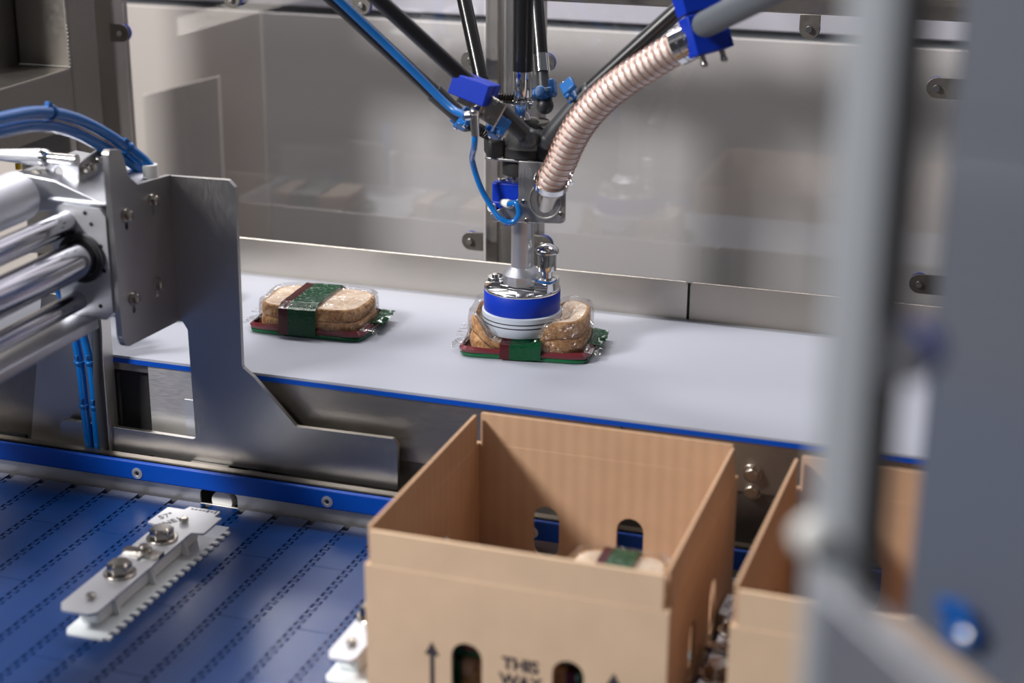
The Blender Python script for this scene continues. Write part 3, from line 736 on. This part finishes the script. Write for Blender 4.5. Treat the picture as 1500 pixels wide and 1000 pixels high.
# blue two-piece block clamped on rod B
def clampblock(name, c, d, w, h, L, mat, gap=True, upv=(0, 0, 1)):
    c, d = Vector(c), Vector(d).normalized(); u = d.cross(Vector(upv)).normalized(); v = u.cross(d); rt = Matrix((u, v, d)).transposed().to_4x4(); bm = new()
    if gap:
        obox(bm, c+v*(h/4+.0006), (w, h/2-.0006, L), rt); obox(bm, c-v*(h/4+.0006), (w, h/2-.0006, L), rt)
    else: obox(bm, c, (w, h, L), rt)
    o = obj(name, bm, mat, dr, bevel=.0012); return o, u, v
db = rdir('B').normalized(); cb = Vector(rods['B'][0])*.36+Vector(rods['B'][1])*.64
bm = new(); ub = Vector((.955, -.12, -.27)).normalized(); wb = Vector((.0, .9, -.1)); vb = wb.cross(ub).normalized(); wb = ub.cross(vb); rt = Matrix((ub, vb, wb)).transposed().to_4x4()
if vb.z < 0: vb = -vb
cc = cb+Vector((-.0010, -.004, .0015))
obox(bm, cc+wb*.0088, (.045, .024, .0165), rt); b1 = obj('tube_clamp', bm, M_['blue'], dr, bevel=.0012)
bm = new(); obox(bm, cc-wb*.0088, (.045, .024, .0165), rt); obj('tube_clamp', bm, M_['blue'], dr, bevel=.0012)
pv = cb+db*.016
bm = new(); obox(bm, cb+db*.012+Vector((.012, -.012, -.012)), (.026, .004, .030), Matrix.Rotation(.5, 4, 'Y')); obj('valve_body', bm, M_['bolt'], dr, bevel=.0015)
bm = new(); obox(bm, cb+db*.009+Vector((-.008, -.016, -.004)), (.030, .004, .016), Matrix.Rotation(.35, 4, 'Y')); obj('clamp_plate', bm, M_['bolt'], dr, bevel=.001)
ft = cb+Vector((.0045, -.020, -.030))
bm = new(); cyl(bm, ft+Vector((0, 0, .006)), ft+Vector((.001, 0, -.017)), .0052, .0046, 20); ball(bm, ft+Vector((0, 0, .009)), .006, 14); cyl(bm, ft+Vector((-.010, 0, .004)), ft+Vector((0, 0, .006)), .005, seg=16)
obj('tube_fitting', bm, M_['chrome'], dr)
for q in (-.008, .011):
    bm = new(); p = cb+db*.014+Vector((.012+q*.5, -.0155, -.012+q)); cyl(bm, p, p+Vector((0, -.004, 0)), .003, seg=14); obj('small_screw', bm, M_['chrome'], dr)
# blue block clamping the hose to the right-hand arm
de = (Vector(rods['F'][0])-Vector(rods['F'][1])).normalized()
cb2 = Vector((.2230, -.095, .4200))
b2, u2, v2 = clampblock('hose_clamp_block', cb2, de, .044, .084, .022, M_['blue'], True, (-.35, .15, .9))
for s in (-1, 1):
    p = cb2-v2*.042+u2*.012*s; bm = new(); cyl(bm, p, p-v2*.010, .0032, seg=14); ball(bm, p-v2*.010, .0042, 12); obj('clamp_screw', bm, M_['bolt'], b2)

# ================================================================== vacuum hose
hp = [c0+d*.020, c1+d*.004, (.0610, -.047, .238), (.0745, -.056, .2660), (.0900, -.064, .2910), (.1130, -.072, .3180), (.1420, -.080, .3430), (.1720, -.086, .3640), (.1930, -.090, .3785), (.2130, -.093, .3900)]
path = spline(hp, 40)
# arc-length resample
L = [0]
for a, b in zip(path, path[1:]): L.append(L[-1]+(b-a).length)
tot = L[-1]; N = 33*10; rs = []; j = 0
for i in range(N+1):
    s = tot*i/N
    while j < len(L)-2 and L[j+1] < s: j += 1
    rs.append(path[j].lerp(path[j+1], (s-L[j])/max(1e-9, L[j+1]-L[j])))
vh = thing('vacuum_hose', 'clear ribbed vacuum hose curving up to the blue block on the robot arm', 'hose', hp[0])
bm = new(); tube(bm, rs, lambda i: .0172*(1+.035*math.cos(2*math.pi*i/10)), 32, False); obj('hose_wall', bm, M_['hosewall'], vh, ang=80)
F = frames([Vector(p) for p in rs])
bm = new(); hx = []
for i in range(N*2+1):
    q = min(i//2, N); t_, n_, b_ = F[q]; ph = 2*math.pi*i/20
    p = rs[q] if i % 2 == 0 or q == N else rs[q].lerp(rs[q+1], .5)
    hx.append(p+(n_*math.cos(ph)+b_*math.sin(ph))*.0174)
tube(bm, hx, .0007, 6); obj('coil_wire', bm, M_['wire'], vh, ang=80)
bm = new(); tube(bm, rs, lambda i: .0150*(1+.03*math.cos(2*math.pi*i/10)), 24, True); obj('inner_lining', bm, M_['hoserib'], vh, ang=80)
bm = new(); lathe(bm, [(.0178, -.010), (.0188, -.010), (.0188, .013), (.0178, .013)], rs[N-6], F[N-6][0], 36, False); obj('end_cuff', bm, M_['chrome'], vh)
for q, w in ((12, 'hose_clip'), (N-14, 'hose_clip'), (N-2, 'hose_clip')):
    t_, n_, b_ = F[q]; p = rs[q]; bm = new()
    lathe(bm, [(.0186, -.0042), (.0202, -.0042), (.0202, .0042), (.0186, .0042)], p, t_, 36, False)
    obox(bm, p+n_*.021, (.010, .007, .013), rot_to(t_)); cyl(bm, p+n_*.021-b_*.010, p+n_*.021+b_*.008, .0035, seg=14)
    obj(w, bm, M_['chrome'], vh, bevel=.0005)

# thin blue air tube: along the upper rod, then looping down to the sensor block
bm = new(); off = Vector((.008, -.012, .006))
pA = [ext((-.1859, -.10, .4143), (-.0636, -.015, .2709), 3.0)+off, Vector((-.1775, -.108, .416)), Vector((-.110, -.075, .3420)), Vector((-.065, -.070, .3000)), Vector((-.042, -.082, .2930)), ft+Vector((-.009, 0, .004))]
tube(bm, spline(pA, 12), .0046, 12)
at = obj('air_tube', bm, M_['clipblue']); tag(at, 'blue air tube running beside the upper left black robot rod', 'tube')
bm = new()
pB = [ft+Vector((.001, 0, -.012)), ft+Vector((-.001, .002, -.030)), (-.040, -.058, .236), (-.033, -.052, .206), (-.021, -.050, .184), (-.008, -.053, .170), (.006, -.052, .1665), (.0135, -.050, .176), (.0095, -.048, .188), (-.001, -.044, .185)]
tube(bm, spline(pB, 14), .0034, 12); a2 = obj('air_tube', bm, M_['tube']); tag(a2, 'blue air tube looping down to the white fitting on the gripper block', 'tube')

# ================================================================== pusher
pu = thing('pusher', 'steel pusher with three guide rods and a large bent T-shaped plate', 'pusher', (-.36, -.33, .1))
FX = -.3439
prof = [(-.3439, .2285), (-.2690, .2297), (-.2608, .2215), (-.2622, .1224), (-.2637, .0126), (-.2496, .0019), (-.1989, -.0517), (-.0800, -.0505), (-.0748, -.0573), (-.0756, -.112), (-.155, -.1112), (-.30, -.1125), (-.42, -.1140), (-.4975, -.1160), (-.5105, -.1075), (-.5116, -.0905), (-.5060, -.0835), (-.3285, -.0848), (-.3299, .0005), (-.3305, .0500), (-.3370, .0600), (-.3439, .0605)]
bm = new(); plate(bm, rounded(prof[::-1], [0]+[.004]*(len(prof)-2)+[0], 4), [], (0, -.205, 0), (1, 0, 0), (0, 0, 1), .006)
obj('t_plate', bm, M_['steel_plate'], pu, bevel=.0009)
bm = new(); plate(bm, rounded([(-.208, .2292), (-.280, .2350), (-.2965, .2470), (-.303, .2680), (-.3090, .2790), (-.330, .2830), (-.3335, .2790), (-.3320, .0790), (-.3270, .0680), (-.3200, .0650), (-.208, .0596)][::-1], [0, .002, .003, .001, .003, .005, .004, .010, .012, .004, 0][::-1], 4), [stadium(-.3075, .1970, .006, .011), stadium(-.2525, .1985, .006, .011), stadium(-.3050, .1035, .006, .011), stadium(-.2540, .1040, .006, .011)], (FX-.0035, 0, 0), (0, 1, 0), (0, 0, 1), .007)
sp = obj('side_plate', bm, M_['steel_plate'], pu, bevel=.0009)
for y, z in ((-.3075, .2075), (-.2525, .2105), (-.3050, .1145), (-.2540, .1160)): hexbolt(pu, (FX+.0035, y, z), (1, 0, 0), .0062, .007)
# end block with bearing seats
bm = new(); holes = [circle(-.3795, .1655, .0225, 28)]
plate(bm, rounded([(-.4080, .098), (-.3560, .098), (-.3480, .106), (-.3480, .2120), (-.3540, .2205), (-.3990, .2225), (-.4180, .2080)], [.004, .004, .003, .006, .005, .004, .006]), holes, (0, -.3355, 0), (1, 0, 0), (0, 0, 1), -.060)
eb = obj('end_block', bm, M_['alu_lt'], pu, bevel=.001)
bm = new(); lathe(bm, [(.0200, 0), (.0270, 0), (.0270, .004), (.0235, .005), (.0200, .005)], (-.3795, -.3360, .1655), (0, -1, 0), 36, False); obj('seal_ring', bm, M_['jointgrey'], eb)
bm = new(); lathe(bm, [(.0225, .0045), (.0250, .0055), (.0225, .0065)], (-.3795, -.3360, .1655), (0, -1, 0), 36, False); obj('dark_groove', bm, M_['dark'], eb)
for x, z in ((-.372, .2145), (-.3655, .2030), (-.3620, .1130), (-.3560, .1800), (-.3540, .1530)):
    bm = new(); cyl(bm, (x, -.3353, z), (x, -.3361, z), .0022, seg=12); obj('screw_hole', bm, M_['hole'], eb)
for x, z, r, yb in ((-.3965, .2015, .0132, -.336), (-.3795, .1655, .0196, -.34), (-.3890, .1165, .0105, -.336)):
    cy('guide_rod', (x, yb+.01, z), (x, -1.15, z), r, M_['rod'], pu, seg=40)
bm = new(); plate(bm, rounded([(-.418, .100), (-.365, .1000), (-.365, .0885), (-.380, .083), (-.418, .083)][::-1], .002), [], (0, -.337, 0), (1, 0, 0), (0, 0, 1), .80)
bm2 = bm; obj('lower_rail', bm2, M_['alu'], pu, bevel=.002)
# cylinder housing above the rods
bm = new(); cyl(bm, (-.447, -.342, .228), (-.447, -1.15, .228), .0270, seg=40); obj('cylinder_barrel', bm, M_['alu_lt'], pu, bevel=.002)
bm = new(); plate(bm, rounded([(-.455, .205), (-.355, .2235), (-.355, .2260), (-.41, .2450), (-.458, .2500)], .003), [], (0, -.215, 0), (1, 0, 0), (0, 0, 1), .115)
obj('cylinder_head', bm, M_['alu'], pu, bevel=.002)
bx('block_top', (-.418, -.3480, -.333, -.215, .2228, .2262), M_['alu_lt'], pu, bevel=.001)
# angled sensor bracket on top
bm = new(); plate(bm, rounded([(-.452, .2150), (-.3955, .2130), (-.3955, .2585), (-.418, .2620), (-.438, .2490)], [.002, .002, .005, .004, .004]), [circle(-.4200, .2480, .0058, 18)], (0, -.305, 0), (1, 0, 0), (0, 0, 1), -.003)
obj('sensor_bracket', bm, M_['alu_lt'], pu, bevel=.0008)
bm = new(); plate(bm, rounded([(-.3080, .2140), (-.2480, .2200), (-.2480, .2680), (-.3040, .2590)], .003), [], (-.398, 0, 0), (0, 1, 0), (0, 0, 1), .003)
obj('sensor_bracket_side', bm, M_['steel_plate'], pu, bevel=.0008)
bm = new(); cyl(bm, (-.394, -.309, .2630), (-.434, -.309, .2632), .0066, seg=24); ball(bm, (-.4337, -.3095, .2632), .0098, 20); obj('sensor_head', bm, M_['chrome'], pu)
cy('sensor_sleeve', (-.437, -.310, .2634), (-.4800, -.325, .2660), .0095, M_['alu_lt'], pu, r1=.0060)
for y, z in ((-.296, .2500), (-.284, .2500), (-.272, .2560), (-.262, .2560)): hexbolt(pu, (-.395, y, z), (1, 0, 0), .0042, .007)
hexbolt(pu, (-.4400, -.3100, .2380), (-.2, -.8, .55), .0098, .012, M_['steel_dull'])
bm = new(); lathe(bm, [(.0075, 0), (.0095, .002), (.0095, .006), (.006, .008)], (-.4460, -.3180, .2300), (-.2, -.8, .3), 20); obj('blue_port_ring', bm, M_['clipblue'], pu)
cy('hose_fitting', (-.3560, -.226, .2290), (-.3560, -.226, .2440), .0085, M_['white'], pu, bevel=.001)
# signal cable with blue ties and a yellow clip
bm = new(); tube(bm, spline([(-.478, -.324, .2660), (-.492, -.345, .2700), (-.53, -.37, .2720), (-.62, -.42, .274)], 8), .0042, 12)
sc = obj('signal_cable', bm, M_['alu_lt']); tag(sc, 'pale grey signal cable with blue ties left of the sensor bracket', 'cable')
for p, m in (((-.489, -.336, .2685), 'tie'), ((-.508, -.3565, .2712), 'tie')):
    bm = new(); lathe(bm, [(.0045, -.003), (.0062, -.003), (.0062, .003), (.0045, .003)], p, (1, .45, 0), 18, False); box(bm, p[0]-.003, p[0]+.003, p[1]-.010, p[1]-.004, p[2]-.005, p[2]+.006); obj('cable_tie', bm, M_[m], sc, bevel=.0006)
yc = thing('yellow_clip', 'small yellow and black clip hanging under the dark crossbeam', 'clip', (-.70, .02, .16))
bm = new(); box(bm, -.7085, -.7005, .02, .026, .168, .178); box(bm, -.7040, -.6975, .02, .026, .155, .164); obj('clip_body', bm, M_['yellow'], yc, bevel=.001)
bm = new(); box(bm, -.7010, -.6945, .021, .027, .165, .1955); obj('clip_hanger', bm, M_['dark'], yc, bevel=.001)

# arched blue hoses with ties
def hose(pts, r, label, ties=(), n=14, mat='tube'):
    bm = new(); pth = spline(pts, n); tube(bm, pth, r, 16); h = obj('air_hose', bm, M_[mat]); tag(h, label, 'hose')
    for q in ties:
        i = int(q*(len(pth)-1)); t_ = (pth[i+1]-pth[i-1]).normalized(); bm = new()
        lathe(bm, [(r*1.02, -.0022), (r*1.3, -.0022), (r*1.3, .0022), (r*1.02, .0022)], pth[i], t_, 20, False)
        nn = t_.orthogonal().normalized(); obox(bm, pth[i]+Vector((0, -.4, .9)).normalized()*r*1.6, (.006, .006, .006), rot_to(t_)); obj('cable_tie', bm, M_['tie'], h, bevel=.0008)
    return h
up = [(-.40, -.70, .300), (-.40, -.52, .331), (-.40, -.4265, .3300), (-.40, -.3569, .3235), (-.3970, -.3000, .3060), (-.3850, -.2550, .2790), (-.3660, -.2300, .2520), (-.3560, -.2260, .2400)]
hose(up, .0062, 'upper of two blue air hoses arching over the pusher block', (.47, .80))
lo = [(x-.004, y-.004, z-.0135) for x, y, z in up[:-2]]+[(-.3755, -.214, .235), (-.3720, -.210, .2275)]
hose(lo, .0062, 'lower of two blue air hoses arching over the pusher block')
hose([(-.478, -.240, .095), (-.4755, -.222, .045), (-.4738, -.215, -.0134), (-.4723, -.215, -.075), (-.4680, -.215, -.17)], .0052, 'left of two blue hoses hanging down behind the guide strip', (.48, .70))
hose([(-.466, -.240, .095), (-.4640, -.222, .045), (-.4590, -.215, -.0115), (-.4585, -.215, -.075), (-.4580, -.215, -.17)], .0052, 'right of two blue hoses hanging down behind the guide strip', (.48, .70))
hose([(-.438, -.240, .10), (-.4430, -.221, .048), (-.4485, -.219, -.02), (-.4490, -.218, -.075), (-.447, -.217, -.165)], .0055, 'dark grey hose hanging beside the upright steel strip', (), mat='jointgrey')

# ================================================================== cardboard boxes
def carton(label, loc, rz):
    t = thing('cardboard_box', label, 'box', loc, 'open cardboard boxes on the blue belt', rz, local=True)
    LX, LY, H, TH, FL = .1390, .1505, .1735, .004, .0335
    zc = H-FL
    def wall(nm, half, o, u, mat, cs=(-.0455, .0455)):
        sl = [stadium(s, .047, .0285, .060) for s in cs]
        bm = new(); plate(bm, [(-half, .001), (half, .001), (half, zc), (-half, zc)], sl, o, u, (0, 0, 1), TH)
        w = obj(nm, bm, mat, t, bevel=.0004)
        h2 = half-.0055
        bm = new(); plate(bm, rounded([(-h2, zc-.0005), (h2, zc-.0005), (h2, H), (-h2, H)], [0, 0, .002, .002], 3), [], Vector(o)+Vector(u).cross(Vector((0, 0, 1)))*.0003, u, (0, 0, 1), TH-.0006)
        fl = obj('flap', bm, mat, w, bevel=.0004)
        return w, fl
    # plate thickness goes along u x z, so the outer face lies at +TH from o
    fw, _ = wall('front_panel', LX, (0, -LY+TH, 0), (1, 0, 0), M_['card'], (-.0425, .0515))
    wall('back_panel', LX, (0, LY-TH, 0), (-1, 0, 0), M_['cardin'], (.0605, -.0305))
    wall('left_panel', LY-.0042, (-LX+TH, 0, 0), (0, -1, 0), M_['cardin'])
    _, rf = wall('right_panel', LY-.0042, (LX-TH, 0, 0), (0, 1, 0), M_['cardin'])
    rf.data.transform(Matrix.Translation((LX, 0, zc)) @ Matrix.Rotation(math.radians(-5), 4, 'Y') @ Matrix.Translation((-LX, 0, -zc)))
    bx('bottom_panel', (-LX+.002, LX-.002, -LY+.002, LY-.002, 0, .004), M_['cardin'], t)
    # print on the front
    yf = -LY-.0004
    for i, s in enumerate(('THIS', 'WAY', 'UP')): text('printed_text', s, .0165, (.0075, yf, .0645-.0165*i), (1, 0, 0), (0, 0, 1), M_['ink'], t, .0004)
    for x in (-.0755, .0925):
        bm = new(); plate(bm, [(x-.0068, .060), (x+.0068, .060), (x, .0730)][::1], [], (0, yf+.0003, 0), (1, 0, 0), (0, 0, 1), .0004); plate(bm, [(x-.0019, .012), (x+.0019, .012), (x+.0019, .0605), (x-.0019, .0605)], [], (0, yf+.0003, 0), (1, 0, 0), (0, 0, 1), .0004)
        obj('printed_arrow', bm, M_['ink'], t)
    return t
b1 = carton('open cardboard box in front, printed THIS WAY with an arrow on each side', (.1800, -.4230, BZ+.0003), 0)
b2 = carton('open cardboard box farther right, half hidden by the blurred post', (.5130, -.4310, BZ+.0003), math.radians(-1))
for side, x, y, T, st, hy in (('left', -.0670, -.073, .046, .0515, .060), ('right', .0645, -.060, .050, .0580, .068)):
    for k, lv in enumerate(('bottom', 'top')):
        package(f'{lv} bread package in the {side} front stack inside the front box', Vector((.1800, -.4230, BZ+.0045+k*st))+Vector((x, y, 0)), math.radians(2*k), hx=.0465, hy=hy, T=T, group='bread packages', band=(-.020, -.011, .014), seed=11+k*2+(side == 'right'))

# ================================================================== blurred foreground door
pf = thing('door_post', 'blurred grey steel door post standing close to the camera at right', 'post', (.5, -1.07, -.9))
uu = Vector((.974, -.225, 0)); vv = Vector((.225, .974, 0)); pc = Vector((.5064, -1.2019, -.9))
bm = new(); plate(bm, rounded([(0, 0), (.0205, 0), (.0205, .0205), (0, .0205)], .003), [], pc, uu, vv, 1.9)
obj('post_tube', bm, M_['postgrey'], pf)
bm = new(); plate(bm, [(0, 0), (.0065, 0), (.0065, .012), (0, .012)], [], pc+uu*.0206+vv*.005, uu, vv, 1.9); obj('shade_strip', bm, M_['shadegrey'], pf)  # dark strip added for the shaded side face of the post
q = Vector((.5090, -1.2045, .3790)); bm = new(); lathe(bm, [(.0075, -.002), (.0075, .002), (.0055, .004), (.001, .005)], q, -vv, 24); obj('button_bolt', bm, M_['white'], pf)  # white head paints in the bolt's bright glint
bm = new(); pts = [(-.004, -.011), (.008, -.011)]+[(.008+.011*math.cos(-math.pi/2+math.pi*k/10), .011*math.sin(-math.pi/2+math.pi*k/10)) for k in range(11)]+[(.008, .011), (-.004, .011)]
to = pc+uu*.0205+vv*.004+Vector((0, 0, 1.3560)); plate(bm, pts, [], to, uu, (0, 0, 1), -.003)
tb = obj('tab', bm, M_['alu'], pf)
bm = new(); cyl(bm, to+uu*.0100+vv*.004, to+uu*.0100+vv*.014, .0115, seg=28); obj('gasket', bm, M_['blue'], tb)
pd = thing('door_pane', 'dark glossy door pane receding beside the blurred post at the right edge', 'door', (.6, -1.03, -.9))
tt = Vector((.627, -.779, 0)); nn = Vector((-.779, -.627, 0)); po = Vector((.533, -.955, 0))
bm = new(); plate(bm, [(0, .22), (.42, .22), (.42, 1.0), (0, 1.0)], [], po, tt, (0, 0, 1), -.004); obj('pane', bm, M_['doorsteel'], pd)
bm = new(); plate(bm, rounded([(.0, .14), (.40, .14), (.40, .384), (.0, .384)], .006), [], Vector((.5278, -1.2477, 0)), tt, (0, 0, 1), .012); obj('kick_plate', bm, M_['alu'], pd, bevel=.001)

# crumpled blue sheet added on the door pane in place of a blue reflection
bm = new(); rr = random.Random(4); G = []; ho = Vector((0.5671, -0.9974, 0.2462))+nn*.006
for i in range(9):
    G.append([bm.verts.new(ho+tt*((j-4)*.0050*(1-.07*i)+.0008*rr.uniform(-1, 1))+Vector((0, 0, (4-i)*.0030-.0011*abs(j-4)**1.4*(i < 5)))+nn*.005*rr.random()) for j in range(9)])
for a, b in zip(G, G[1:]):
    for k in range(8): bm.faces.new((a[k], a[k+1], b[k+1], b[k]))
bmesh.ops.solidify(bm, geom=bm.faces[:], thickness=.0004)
tag(obj('reflection_patch', bm, M_['blueglint'], ang=15), 'crumpled blue sheet added for the blue reflection in the dark door pane at lower right', 'film')
